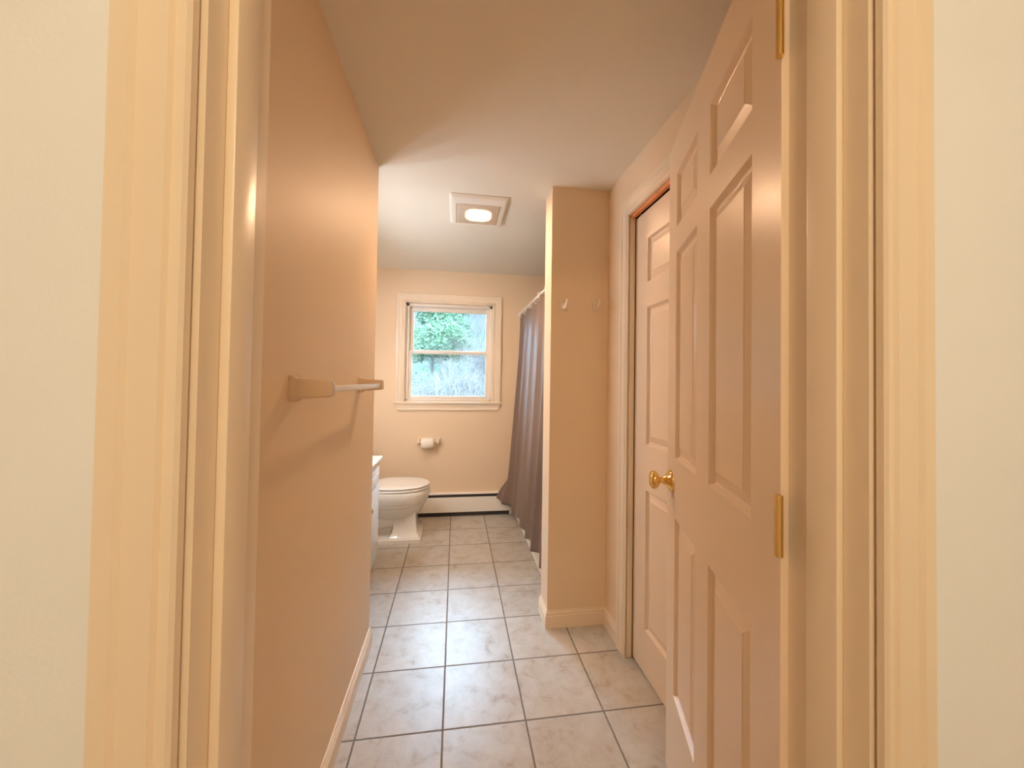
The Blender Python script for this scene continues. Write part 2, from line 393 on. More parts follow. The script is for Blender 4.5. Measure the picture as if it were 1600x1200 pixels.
# ------------------------------------------------------------------ window
win = struct(empty('window_1', (-0.063, YF, 1.045)), 'double-hung window with cream casing in the far wall above the toilet paper', 'window')
fr = lambda u, z, o: Vector((u, YF - o, z))
m = MB(); casing(m, WX0 + 0.004, WX1 - 0.004, WZ1 - 0.004, fr, z0=1.045, zf=1.16); m.build('casing', M['trim'], win, angle=25)
m = MB(); m.box((-0.562, YF - 0.030, 1.030), (0.436, YF + 0.05, 1.047), 0.004); m.build('sill', M['trim'], win)
m = MB(); AP = [(0, 0), (0.012, 0.0), (0.016, 0.012), (0.012, 0.02), (0.014, 0.052), (0.02, 0.064), (0, 0.064)]
def aprow(o, zz): return zz
rg = []
for (xx, s_) in ((-0.545, 1), (0.420, -1)):
    rg.append([Vector((xx + s_ * 0.022 * (1 - z / 0.064), YF - o, 0.966 + z)) for o, z in AP])
m.loft(rg); m.build('apron', M['trim'], win, angle=25)
# jamb liner and vinyl frame
y0 = YF
m = MB()
for (a, b) in (((WX0, y0 - 0.002, WZ0), (WX0 + 0.010, y0 + 0.15, WZ1)), ((WX1 - 0.010, y0 - 0.002, WZ0), (WX1, y0 + 0.15, WZ1)), ((WX0, y0 - 0.002, WZ1 - 0.010), (WX1, y0 + 0.15, WZ1)), ((WX0, y0 + 0.03, WZ0), (WX1, y0 + 0.16, WZ0 + 0.012))): m.box(a, b)
m.build('jamb_liner', M['trim'], win)
m = MB(); fx0, fx1, fz0, fz1 = WX0 + 0.010, WX1 - 0.010, WZ0 + 0.010, WZ1 - 0.010
for (a, b) in (((fx0, y0 + 0.035, fz0), (fx0 + 0.028, y0 + 0.13, fz1)), ((fx1 - 0.028, y0 + 0.035, fz0), (fx1, y0 + 0.13, fz1)), ((fx0, y0 + 0.035, fz1 - 0.026), (fx1, y0 + 0.13, fz1)), ((fx0, y0 + 0.035, fz0), (fx1, y0 + 0.13, fz0 + 0.014))): m.box(a, b, 0.002)
m.build('vinyl_frame', M['vinyl'], win)
def sash(name, x0, x1, z0, z1, gx0, gx1, gz0, gz1, ya, yb, lab):
    m = MB()
    m.box((x0, ya, z0), (gx0, yb, z1), 0.003); m.box((gx1, ya, z0), (x1, yb, z1), 0.003); m.box((gx0 - 0.002, ya, z0), (gx1 + 0.002, yb, gz0), 0.003); m.box((gx0 - 0.002, ya, gz1), (gx1 + 0.002, yb, z1), 0.003)
    s_ = m.build(name, M['vinyl'], win)
    g = MB().box((gx0 - 0.004, (ya + yb) / 2 - 0.002, gz0 - 0.004), (gx1 + 0.004, (ya + yb) / 2 + 0.002, gz1 + 0.004)).build('glass_pane', M['glass'], s_, smooth=False)
    tag(s_, lab); return s_
sx0, sx1 = fx0 + 0.022, fx1 - 0.022
up = sash('upper_sash', sx0, sx1, 1.495, fz1 - 0.02, -0.402, 0.280, 1.535, 1.900, y0 + 0.086, y0 + 0.116, 'upper window sash')
lo = sash('lower_sash', sx0, sx1, fz0 + 0.012, 1.525, -0.410, 0.280, 1.100, 1.497, y0 + 0.050, y0 + 0.082, 'lower window sash')
m = MB(); m.box((-0.085, y0 + 0.052, 1.525), (-0.045, y0 + 0.078, 1.532), 0.002); m.box((-0.075, y0 + 0.046, 1.531), (-0.048, y0 + 0.066, 1.538), 0.003); m.build('sash_lock', M['vinyl'], lo)

# ------------------------------------------------------------------ ceiling light and fan
lt = tag(empty('ceiling_light', (0.113, 2.24, H)), 'square white bathroom ceiling light with a glowing frosted lens', 'ceiling light')
m = MB(); X0, X1, Y0, Y1 = -0.052, 0.278, 2.046, 2.434; lx0, lx1, ly0, ly1 = -0.013, 0.239, 2.128, 2.392
R4 = lambda x0, x1, y0_, y1, z, r: rrect(x0, x1, y0_, y1, z, r, 3)
m.loft([R4(X0, X1, Y0, Y1, H, 0.012), R4(X0, X1, Y0, Y1, H - 0.006, 0.012), R4(X0 + 0.012, X1 - 0.012, Y0 + 0.014, Y1 - 0.012, H - 0.017, 0.012), R4(lx0 - 0.004, lx1 + 0.004, ly0 - 0.004, ly1 + 0.004, H - 0.019, 0.006), R4(lx0 + 0.001, lx1 - 0.001, ly0 + 0.001, ly1 - 0.001, H - 0.015, 0.005), R4(lx0 + 0.001, lx1 - 0.001, ly0 + 0.001, ly1 - 0.001, H - 0.002, 0.005)], True, True)
m.build('cover', M['vinyl'], lt, angle=30)
m = MB(); m.loft([R4(lx0, lx1, ly0, ly1, H - 0.006, 0.005), R4(lx0, lx1, ly0, ly1, H - 0.018, 0.005), R4(lx0 + 0.006, lx1 - 0.006, ly0 + 0.006, ly1 - 0.006, H - 0.0215, 0.008)])
LAMP = (1.0, 0.62, 0.36)
SKY, SKYS = (0.46, 0.71, 1.0), 37.0
LENS_P, LENS_B, BULB, HALL = 1480.0, 0.06, 66.0, 76.0
HALLC = (1.0, 0.76, 0.46); VCOL = (0.89, 1.02, 1.16); EXPO = 0.36
lens = m.build('lens', lens_mat(0.005, 0.022, 0.092, 0.098, LAMP, LENS_P, LENS_B), lt); tag(lens, 'frosted lens glowing warm white')

# vanity light over the basin, round the corner of the partition
vl = tag(empty('vanity_light', (XB, 2.22, 1.70)), 'white bar vanity light with three round bulbs above the basin', 'wall light')
MB().box((XB + 0.0005, 1.93, 1.65), (XB + 0.05, 2.51, 1.75), 0.006).build('back_plate', M['vinyl'], vl)
MB().box((XB + 0.001, 1.90, 1.795), (XB + 0.18, 2.54, 1.803), 0.003).build('light_block', M['vinyl'], vl)  # added above the bulbs to keep their light off the ceiling
bm_ = emit_mat('lit_globe_bulb', VCOL, BULB)
for yy in (2.03, 2.22, 2.41):
    MB().lathe([(0.0, 0.049), (0.022, 0.049), (0.024, 0.06), (0.045, 0.085), (0.05, 0.105), (0.045, 0.13), (0.025, 0.15), (0.0, 0.155)], (XB, yy, 1.70), (1, 0, 0), 24).build('bulb', bm_, vl, angle=60)
# unseen fill lamp, added behind the viewer to brighten the room
hl = tag(empty('hall_fill_light', (0.1, -0.75, H)), 'unseen round fill lamp added in the hallway', 'ceiling light')
MB().lathe([(0.0, 0.0), (0.13, 0.0), (0.13, -0.02), (0.0, -0.02)], (0.1, -0.75, H), (0, 0, 1)).build('fill_lamp_base', M['vinyl'], hl)
MB().lathe([(0.12, -0.019), (0.115, -0.04), (0.09, -0.065), (0.05, -0.08), (0.0, -0.085)], (0.1, -0.75, H), (0, 0, 1)).build('fill_lamp_shade', emit_mat('hall_fill_dome', HALLC, HALL), hl, angle=60)

# ------------------------------------------------------------------ towel bar on the left wall
tb = tag(empty('towel_bar', (XL, 1.27, 1.232)), 'cream towel bar with square pale rod fixed to the left wall', 'towel bar')
def rr_x(x, yc, zc, hy_, hz, r, k=4):
    return [Vector((x, p.x, p.y)) for p in rrect(yc - hy_, yc + hy_, zc - hz, zc + hz, 0, r, k)]
for yc in (0.957, 1.583):
    m = MB(); z = 1.232
    m.loft([rr_x(XL, yc, z, 0.026, 0.031, 0.006), rr_x(XL + 0.008, yc, z, 0.026, 0.031, 0.006), rr_x(XL + 0.015, yc, z, 0.022, 0.027, 0.008), rr_x(XL + 0.017, yc, z, 0.0175, 0.0245, 0.007),
            rr_x(XL + 0.045, yc, z, 0.0165, 0.0225, 0.006), rr_x(XL + 0.083, yc, z, 0.0150, 0.0195, 0.006), rr_x(XL + 0.090, yc, z, 0.0135, 0.018, 0.006), rr_x(XL + 0.092, yc, z, 0.010, 0.0145, 0.006)])
    m.build('post', M['plastic'], tb, angle=40)
m = MB(); rings = []
for yy in (0.968, 1.572): rings.append([Vector((p.x, yy, p.y)) for p in rrect(XL + 0.0655, XL + 0.0825, 1.2215, 1.2385, 0, 0.002, 2)])
m.loft(rings); rod = m.build('rod', M['bar'], tb); tag(rod, 'pale square plastic rod')

# ------------------------------------------------------------------ robe hooks on the stub wall
def hook(xc, zc, lab):
    h = tag(empty('robe_hook', (xc, YP, zc)), lab, 'hook', 'robe hooks on the stub wall')
    f = lambda y, hx_, hz, r: [Vector((xc + p.x, y, zc + p.y)) for p in rrect(-hx_, hx_, -hz, hz, 0, r, 4)]
    m = MB(); m.loft([f(YP, 0.023, 0.023, 0.004), f(YP - 0.006, 0.023, 0.023, 0.004), f(YP - 0.010, 0.019, 0.019, 0.005)]); m.build('plate', M['cream_ceramic'], h, angle=40)
    pts = [(xc, YP - 0.009, zc - 0.004), (xc, YP - 0.020, zc - 0.007), (xc + 0.001, YP - 0.033, zc - 0.002), (xc + 0.002, YP - 0.042, zc + 0.010), (xc + 0.002, YP - 0.046, zc + 0.022), (xc + 0.002, YP - 0.045, zc + 0.030)]
    m = MB(); m.tube(pts, [0.013, 0.0115, 0.0095, 0.0085, 0.007, 0.004], 14); m.build('prong', M['cream_ceramic'], h, angle=60)
hook(0.5535, 1.647, 'cream square robe hook nearer the outer corner of the stub wall')
hook(0.728, 1.653, 'cream square robe hook nearer the sliding door, in the wall corner')

# ------------------------------------------------------------------ toilet paper holder + roll on the far wall
tp = tag(empty('toilet_paper_holder', (-0.241, YF, 0.68)), 'cream two-post toilet paper holder on the wall below the window', 'toilet paper holder')
fy = lambda y, xc, zc, hx_, hz, r: [Vector((xc + p.x, y, zc + p.y)) for p in rrect(-hx_, hx_, -hz, hz, 0, r, 4)]
for xc in (-0.328, -0.152):
    m = MB(); zc = 0.684
    m.loft([fy(YF, xc, zc, 0.019, 0.032, 0.006), fy(YF - 0.010, xc, zc, 0.019, 0.032, 0.006), fy(YF - 0.016, xc, zc, 0.013, 0.024, 0.006), fy(YF - 0.055, xc, zc, 0.011, 0.018, 0.006), fy(YF - 0.066, xc, zc, 0.010, 0.015, 0.006)])
    m.build('post', M['cream_ceramic'], tp, angle=40)
m = MB(); m.tube([(-0.322, YF - 0.053, 0.684), (-0.158, YF - 0.053, 0.684)], 0.009, 16); m.build('spindle', M['cream_ceramic'], tp)
rl = MB(); yc, zc = YF - 0.0605, 0.673
prof = [(0.019, -0.055), (0.0465, -0.055), (0.0475, -0.054), (0.0475, 0.054), (0.0465, 0.055), (0.019, 0.055), (0.019, -0.055)]
rings = [[Vector((-0.246 + h, yc + r * math.cos(2 * PI * k / 40), zc + r * math.sin(2 * PI * k / 40))) for k in range(40)] for r, h in prof]
rl.loft(rings, False, False)
o = rl.build('toilet_paper_roll', M['paper'], angle=50); recentre(o, (-0.246, yc, zc)); tag(o, 'white toilet paper roll hanging on the cream holder', 'toilet paper')

# ------------------------------------------------------------------ baseboard heater along the far wall
hr = tag(empty('baseboard_heater', (0.0, YF, 0)), 'long low cream baseboard heater with black slots along the far wall', 'heater')
HX0, HX1 = -0.86, 0.560
m = MB(); pr_ = [(0.0, 0.198), (0.0, 0.206), (0.050, 0.206), (0.054, 0.202), (0.054, 0.198)]
m.loft([[Vector((x, YF - o_, z)) for o_, z in pr_] for x in (HX0, HX1)]); m.box((HX0, YF - 0.004, 0.0), (HX1, YF, 0.2)); m.build('back_panel', M['heater'], hr)
pf = [(0.058, 0.038), (0.060, 0.038), (0.061, 0.150), (0.054, 0.172), (0.048, 0.172), (0.052, 0.150)]
m = MB(); m.loft([[Vector((x, YF - o_, z)) for o_, z in pf] for x in (HX0, HX1)]); m.build('front_panel', M['heater'], hr, angle=25)
m = MB(); m.box((HX0, YF - 0.040, 0.002), (HX1, YF - 0.006, 0.196)); m.box((HX0, YF - 0.050, 0.001), (HX1, YF - 0.03, 0.036)); f_ = m.build('slot_shade', M['black'], hr); tag(f_, 'black filling for the shade in the slots above and below the front panel')  # shade inside the heater slots, put in as black boxes
pe = [(0.0, 0.0), (0.064, 0.0), (0.064, 0.152), (0.056, 0.209), (0.0, 0.209)]
m = MB(); m.loft([[Vector((x, YF - o_, z)) for o_, z in pe] for x in (HX1 - 0.002, HX1 + 0.004)]); m.box((HX1 - 0.045, YF - 0.0635, 0.003), (HX1, YF - 0.058, 0.040), 0.001); m.build('end_cap', M['heater'], hr)
m = MB(); m.loft([[Vector((x, YF - o_, z)) for o_, z in pe] for x in (HX0 - 0.004, HX0 + 0.002)]); m.build('end_cap', M['heater'], hr)

# ------------------------------------------------------------------ toilet
tc_ = tag(empty('toilet', (-0.55, 3.115, 0)), 'white toilet with closed lid and square stepped pedestal beside the vanity', 'toilet')
CY = 3.115
m = MB()
# plinth and flared pedestal
m.loft([rrect(-0.90, -0.246, CY - 0.142, CY + 0.142, 0.0, 0.006), rrect(-0.90, -0.246, CY - 0.142, CY + 0.142, 0.024, 0.006), rrect(-0.895, -0.250, CY - 0.138, CY + 0.138, 0.030, 0.006)])
ped = [(0.028, -0.500, -0.255, 0.134), (0.036, -0.495, -0.257, 0.131), (0.042, -0.485, -0.265, 0.123), (0.058, -0.472, -0.274, 0.114), (0.064, -0.468, -0.278, 0.110), (0.10, -0.462, -0.284, 0.102), (0.15, -0.459, -0.289, 0.097), (0.20, -0.458, -0.291, 0.095), (0.235, -0.458, -0.289, 0.097)]
m.loft([rrect(a, b, CY - h, CY + h, z, 0.010) for z, a, b, h in ped])
# trap body behind the pedestal
m.loft([[Vector((x, CY + ry * math.cos(2 * PI * k / 24), zc + rz * math.sin(2 * PI * k / 24))) for k in range(24)] for x, zc, ry, rz in ((-0.43, 0.165, 0.085, 0.075), (-0.50, 0.155, 0.098, 0.075), (-0.58, 0.145, 0.102, 0.070), (-0.68, 0.17, 0.10, 0.09), (-0.78, 0.21, 0.10, 0.13), (-0.84, 0.24, 0.10, 0.14))])
# bowl
bw = [(0.150, -0.325, -0.50, 0.070), (0.168, -0.300, -0.56, 0.098), (0.190, -0.275, -0.62, 0.122), (0.220, -0.252, -0.66, 0.142), (0.255, -0.232, -0.68, 0.155), (0.272, -0.226, -0.685, 0.160), (0.276, -0.219, -0.69, 0.164), (0.292, -0.217, -0.69, 0.166), (0.297, -0.208, -0.69, 0.172), (0.325, -0.196, -0.69, 0.180), (0.345, -0.190, -0.69, 0.184), (0.375, -0.190, -0.69, 0.184), (0.385, -0.195, -0.685, 0.180), (0.388, -0.203, -0.68, 0.172)]
m.loft([egg(-0.44, CY, z, xf, xb, hw, 48) for z, xf, xb, hw in bw])
m.box((-0.93, CY - 0.19, 0.33), (-0.66, CY + 0.19, 0.385), 0.012)
m.build('bowl', M['porcelain'], tc_, angle=32)
def slab(z0, z1, ins, name, dome=0.0):
    m = MB(); r = lambda z, i: egg(-0.43, CY, z, -0.193 - i, -0.632 + i, 0.184 - i, 56)
    rings = [r(z0, 0.010), r(z0 + 0.003, 0.003), r((z0 + z1) / 2, 0.0), r(z1 - 0.004, 0.002), r(z1, 0.010)]
    if dome:
        for t_, dz in ((0.035, 0.45), (0.08, 0.75), (0.13, 0.95), (0.165, 1.0)): rings.append(r(z1 + dome * dz, t_))
    m.loft(rings); return m.build(name, M['seatplastic'], tc_, angle=40)
slab(0.3915, 0.408, 0, 'seat'); slab(0.4125, 0.428, 0, 'lid', 0.006)
for dy in (-0.075, 0.075): MB().box((-0.665, CY + dy - 0.02, 0.384), (-0.622, CY + dy + 0.02, 0.425), 0.006).build('seat_hinge', M['seatplastic'], tc_)
for (dx, dy) in ((-0.28, 0.11), (-0.28, -0.11), (-0.50, 0.13), (-0.50, -0.13)): MB().box((dx - 0.015, CY + dy - 0.01, 0.386), (dx + 0.015, CY + dy + 0.01, 0.414)).build('seat_bumper', M['seatplastic'], tc_)
m = MB(); m.loft([rrect(-0.935, -0.745, CY - 0.205, CY + 0.205, 0.385, 0.03), rrect(-0.94, -0.735, CY - 0.22, CY + 0.22, 0.70, 0.03)]); m.build('tank', M['porcelain'], tc_)
m = MB(); m.loft([rrect(-0.945, -0.728, CY - 0.228, CY + 0.228, 0.70, 0.03), rrect(-0.945, -0.722, CY - 0.234, CY + 0.234, 0.715, 0.03), rrect(-0.945, -0.722, CY - 0.234, CY + 0.234, 0.735, 0.03), rrect(-0.94, -0.73, CY - 0.226, CY + 0.226, 0.742, 0.03)]); m.build('tank_lid', M['porcelain'], tc_)
m = MB(); m.tube([(-0.738, CY - 0.15, 0.64), (-0.72, CY - 0.15, 0.64)], 0.012); m.tube([(-0.722, CY - 0.15, 0.64), (-0.716, CY - 0.07, 0.628)], [0.007, 0.005]); m.build('flush_lever', M['steel'], tc_)

# ------------------------------------------------------------------ vanity
vn = tag(empty('vanity_cabinet', (-0.72, 2.23, 0)), 'white vanity cabinet with arched doors just past the end of the left wall', 'cabinet')
VY0, VY1, VX, VZ = 1.875, 2.585, -0.500, 0.712
m = MB(); xb = XB + 0.002; m.box((xb, VY0, 0.085), (VX - 0.002, VY1, VZ)); m.box((xb, VY0, 0), (VX - 0.004, VY0 + 0.018, 0.09)); m.box((xb, VY1 - 0.018, 0), (VX - 0.004, VY1, 0.09)); m.box((xb, VY0, 0), (VX - 0.06, VY1, 0.086))
m.build('carcass', M['vanity'], vn)
def arch_panel(ya, yb, za, zb, arch, name):
    m = MB(); m.box((VX - 0.002, ya, za), (VX + 0.016, yb, zb), 0.003)
    ins = 0.055 if arch else 0.03
    def outline(i, x):
        a, b, c, d = ya + ins + i, yb - ins - i, za + ins + i, zb - ins - i
        pts = [Vector((x, a, c)), Vector((x, b, c))]
        for k in range(13):
            t_ = k / 12; y = b + (a - b) * t_; z = d - (0.03 * abs(2 * t_ - 1) ** 2 if arch else 0)
            pts.append(Vector((x, y, z)))
        return pts
    m.loft([outline(0, VX + 0.0155), outline(0.004, VX + 0.019), outline(0.014, VX + 0.0195), outline(0.022, VX + 0.023)]); return m.build(name, M['vanity'], vn, angle=30)
arch_panel(VY0 + 0.03, VY1 - 0.02, 0.585, 0.685, False, 'drawer_front')
for a, b, kk in ((VY0 + 0.03, (VY0 + VY1) / 2 - 0.002, 1), ((VY0 + VY1) / 2 + 0.006, VY1 - 0.02, 0)):
    dr = arch_panel(a, b, 0.11, 0.565, True, 'door')
    yk = b - 0.03 if kk else a + 0.03
    MB().lathe([(0.0, 0.0), (0.007, 0.0), (0.006, 0.012), (0.013, 0.018), (0.013, 0.024), (0.0, 0.027)], (VX + 0.016, yk, 0.49), (1, 0, 0), 20).build('knob', M['brass'], dr)
m = MB(); m.box((XB + 0.002, VY0 - 0.012, VZ + 0.001), (-0.478, VY1 + 0.060, VZ + 0.026), 0.005, 3); m.box((XB + 0.002, VY0 - 0.012, VZ + 0.024), (XB + 0.02, VY1 + 0.06, VZ + 0.10), 0.004)
m.loft([[Vector((-0.72 + 0.17 * s_ * math.cos(2 * PI * k / 36), 2.23 + 0.23 * s_ * math.sin(2 * PI * k / 36), VZ + dz)) for k in range(36)] for s_, dz in ((1.06, 0.0262), (1.03, 0.030), (1.0, 0.0275), (0.9, 0.020), (0.82, 0.0175))], False, True)
o = m.build('countertop', M['counter'], vn); tag(o, 'white marble countertop with basin')

# ------------------------------------------------------------------ bath
bt = tag(empty('bathtub', (0.95, 2.8, 0)), 'white alcove bathtub behind the grey shower curtain', 'bathtub')
BX0, BX1, BY0, BY1, BZ = 0.574, 1.328, 2.035, 3.5645, 0.36
m = MB()
m.loft([rrect(BX0 + 0.012, BX1, BY0, BY1, 0.0, 0.004), rrect(BX0 + 0.010, BX1, BY0, BY1, 0.30, 0.004), rrect(BX0, BX1, BY0, BY1, 0.325, 0.004), rrect(BX0, BX1, BY0, BY1, BZ - 0.008, 0.006), rrect(BX0 + 0.01, BX1 - 0.006, BY0 + 0.006, BY1 - 0.006, BZ, 0.02),
        rrect(BX0 + 0.075, BX1 - 0.06, BY0 + 0.08, BY1 - 0.09, BZ, 0.10), rrect(BX0 + 0.095, BX1 - 0.08, BY0 + 0.10, BY1 - 0.12, BZ - 0.03, 0.10), rrect(BX0 + 0.13, BX1 - 0.12, BY0 + 0.16, BY1 - 0.24, 0.07, 0.10), rrect(BX0 + 0.18, BX1 - 0.17, BY0 + 0.22, BY1 - 0.30, 0.05, 0.08)])
m.build('tub_shell', M['tub'], bt, angle=32)
m = MB(); m.loft([[Vector((x, y, z)) for x, z in ((BX0 + 0.014, 0.0), (BX0 - 0.006, 0.0), (BX0 - 0.005, 0.006), (BX0 + 0.006, 0.014), (BX0 + 0.014, 0.016))] for y in (BY0, BY1 - 0.07)]); m.build('floor_strip', M['tub'], bt)

rdz, rdx = 1.890, 0.604
sr = tag(empty('shower_rod', (rdx, 2.8, rdz)), 'straight white shower curtain rod above the bath', 'curtain rod')
m = MB(); m.tube([(rdx, YP2 + 0.0005, rdz), (rdx, YF - 0.0005, rdz)], 0.0095, 20); m.build('tube', M['ring'], sr)
for ya, d_ in ((YP2, 1), (YF, -1)):
    MB().lathe([(0.0, 0.0005), (0.021, 0.0005), (0.021, 0.008), (0.017, 0.014), (0.014, 0.018), (0.0, 0.018)], (rdx, ya, rdz), (0, d_, 0), 28).build('flange', M['ring'], sr)

# curtain cloth: far end hangs close to the far wall, hem kicks out into the room
random.seed(4)
NU, NV = 260, 90; YA, YB, ZT, ZH = 3.530, 2.075, 1.872, 0.135
NF = 6.0
def smooth(t_): t_ = max(0, min(1, t_)); return t_ * t_ * (3 - 2 * t_)
def lerp_tab(tab, x):
    for (a, fa), (b, fb) in zip(tab, tab[1:]):
        if x <= b: return fa + (fb - fa) * smooth((x - a) / (b - a))
    return tab[-1][1]
def curtain_pt(u, v):
    y = YA + (YB - YA) * u
    xt = 0.600
    xb = lerp_tab([(0, 0.495), (0.10, 0.500), (0.3, 0.512), (0.6, 0.522), (1.0, 0.535)], u)
    x = xt + (xb - xt) * (0.25 * v + 0.75 * v ** 1.3)
    ph = 2 * PI * NF * (u + 0.012 * math.sin(5 * u + 2.2 * v) + 0.010 * v * math.sin(9 * u))
    amp = 0.012 + 0.016 * v
    w = math.sin(ph + 0.5 * v * math.sin(3.1 * u * PI)); w2 = math.sin(2.0 * ph + 1.3 + v * 2)
    x += amp * (w + 0.22 * w2) + 0.004 * math.sin(37 * u + 3 * v) * v
    y += 0.018 * math.cos(ph) * (0.5 + 0.6 * v) * smooth(u * 9) * smooth((1 - u) * 9)
    # kicked corner at the far hem
    k = smooth((v - 0.855) / 0.145) * smooth((0.115 - u) / 0.09)
    x -= 0.105 * k; y -= 0.02 * k
    k2 = smooth((v - 0.80) / 0.2) * math.exp(-((u - 0.13) / 0.05) ** 2)
    x -= 0.025 * k2
    z = ZT + (ZH - ZT) * v - 0.012 * (1 - v) ** 8 * (0.5 - 0.5 * math.cos(2 * PI * 11 * u)) + 0.02 * k + 0.03 * v * u
    return Vector((x, y, z))
m = MB(); g = [[m.bm.verts.new(curtain_pt(i / NU, j / NV)) for i in range(NU + 1)] for j in range(NV + 1)]
for j in range(NV):
    for i in range(NU): m.bm.faces.new((g[j][i], g[j][i + 1], g[j + 1][i + 1], g[j + 1][i]))
o = m.build('shower_curtain', M['curtain'], angle=180); recentre(o, (0.56, 2.8, ZH)); tag(o, 'grey satin shower curtain hanging in folds outside the bath', 'shower curtain')
sd = o.modifiers.new('thick', 'SOLIDIFY'); sd.thickness = 0.0016
# rings
def ring_mesh():
    m = MB(); m.torus((0, 0, 0), 0.027, 0.0026, 'y'); return m
ring0 = None
for k in range(9):
    u = (k + 0.5) / 9; y = YA + (YB - YA) * u
    if ring0 is None: r_ = ring0 = ring_mesh().build('curtain_ring', M['ring'], angle=180)
    else: r_ = ring0.copy(); COL.objects.link(r_)
    r_.location = (rdx - 0.002, y, rdz - 0.015); r_.rotation_euler = (0, 0, random.uniform(-0.6, 0.6))
    tag(r_, 'thin white curtain ring joining the grey curtain to the rod', 'curtain ring', 'rings of the shower curtain')

# ------------------------------------------------------------------ outdoors beyond the window
def ground_z(x, y): return -0.1 + max(0, y - 4.5) * 0.09 + max(0, y - 17) * 0.75
m = MB(); gv = {}
for i in range(31):
    for j in range(31):
        x, y = -15 + i, 3.9 + j * 0.9; gv[i, j] = m.bm.verts.new((x, y, ground_z(x, y) + 0.1 * math.sin(x * 1.3) * math.sin(y)))
for i in range(30):
    for j in range(30): m.bm.faces.new((gv[i, j], gv[i + 1, j], gv[i + 1, j + 1], gv[i, j + 1]))
struct(m.build('ground', M['ground']), 'grassy slope outside the window', 'ground')
rng = random.Random(11)
def twigs(mb, p, d, L, r, depth, spread, up, n=3):
    q = p + d * L; mid = p + d * L * 0.5 + Vector((rng.uniform(-1, 1), rng.uniform(-1, 1), rng.uniform(-1, 1))) * L * 0.08
    mb.tube([p, mid, q], [r, r * 0.85, r * 0.65], 4 if depth < 3 else 6, cap=False)
    if depth == 0: return
    for k in range(n):
        dd = (d + Vector((rng.uniform(-1, 1), rng.uniform(-1, 1), rng.uniform(-1, 1) + up)) * spread).normalized()
        twigs(mb, p + d * L * rng.uniform(0.45, 1.0), dd, L * rng.uniform(0.6, 0.82), r * (0.58 if n == 3 and depth > 5 else 0.66), depth - 1, spread, up, n)
def bare(name, x, y, h, r, label, cat, mt, depth=4, stems=1, spread=0.7, up=0.15, group=None):
    z = ground_z(x, y) - 0.12; m = MB()
    for k in range(stems):
        d = Vector((rng.uniform(-0.5, 0.5) * (stems > 1), rng.uniform(-0.3, 0.3) * (stems > 1), 1)).normalized()
        twigs(m, Vector((x, y, z)) + Vector((rng.uniform(-.1, .1), rng.uniform(-.1, .1), 0)) * (stems > 1), d, h, r, depth, spread, up, 3)
    o = m.build(name, M[mt], weld=False, angle=60); recentre(o, (x, y, z)); return tag(o, label, cat, group)
def foliage(mb, c, rad, n, size, flat=0.6):
    for k in range(n):
        while True:
            v = Vector((rng.uniform(-1, 1), rng.uniform(-1, 1), rng.uniform(-1, 1)))
            if v.length < 1: break
        p = Vector(c) + Vector((v.x * rad[0], v.y * rad[1], v.z * rad[2]))
        a = Vector((rng.uniform(-1, 1), rng.uniform(-1, 1), rng.uniform(-flat, flat))).normalized(); b = a.cross(Vector((rng.uniform(-1, 1), rng.uniform(-1, 1), rng.uniform(-1, 1)))).normalized()
        s_ = size * rng.uniform(0.6, 1.3); q = [p - b * s_ * .16, p + a * s_ * .5 - b * s_ * .22, p + a * s_, p + a * s_ * .5 + b * s_ * .22]
        mb.bm.faces.new([mb.bm.verts.new(x) for x in q])
def pine(x, y, h, spread, label, nclump, per, size, zlow):
    z = ground_z(x, y) - 0.12; root = tag(empty('pine_tree', (x, y, z)), label, 'tree')
    m = MB(); m.tube([(x, y, z), (x + 0.05, y, z + h * 0.5), (x, y, z + h)], [0.06, 0.045, 0.012], 10)
    f = MB()
    for k in range(nclump):
        t_ = rng.uniform(zlow, 0.98); a = rng.uniform(0, 2 * PI); rr = spread * (1.05 - t_) * rng.uniform(0.35, 1.0)
        c = Vector((x + rr * math.cos(a), y + rr * math.sin(a), z + h * t_ - 0.12 * rr))
        m.tube([(x, y, z + h * t_), c], [0.022, 0.008], 5)
        foliage(f, c, (0.42, 0.42, 0.2), per, size)
    m.build('trunk', M['bark'], root); f.build('foliage', M['needles'], root, smooth=False, weld=False)
pine(-0.62, 9.6, 5.6, 1.05, 'bright green pine outside, filling the upper left of the window', 95, 620, 0.085, 0.30)
pine(0.10, 15.5, 6.5, 1.3, 'small pine outside, seen behind the brush in the middle of the window', 60, 260, 0.10, 0.10)
bare('bare_tree', 0.75, 11.4, 1.25, 0.035, 'leafless grey-brown tree outside in the right half of the window', 'tree', 'brown_twig', 6, spread=0.75, up=0.2)
bare('bare_tree', 1.7, 13.4, 1.4, 0.04, 'leafless brown tree outside at the right edge of the window', 'tree', 'twig', 6, spread=0.75, up=0.2)
bare('bare_tree', -0.6, 17.5, 1.7, 0.05, 'tall leafless tree outside behind the bright pine', 'tree', 'twig', 5, spread=0.7, up=0.3)
bare('bare_tree', -2.6, 14.5, 1.7, 0.05, 'leafless tree outside beyond the left edge of the window', 'tree', 'twig', 5, spread=0.7, up=0.3)
for (x, y, h, mt, lab) in ((-0.60, 6.2, 0.60, 'twig', 'pale bare brush outside the lower sash, at its left'), (-0.12, 6.9, 0.66, 'twig', 'pale bare brush outside the lower sash, at its middle'),
                           (0.42, 6.3, 0.62, 'twig', 'pale bare brush outside the lower sash, at its right'), (0.85, 8.4, 0.85, 'brown_twig', 'taller brown bare brush outside at the right window edge'), (0.15, 9.2, 0.95, 'twig', 'tall pale brush outside behind the meeting rail, right of the pine')):
    bare('bare_bush', x, y, h, 0.019, lab, 'bush', mt, 5, 5, 0.85, 0.12)
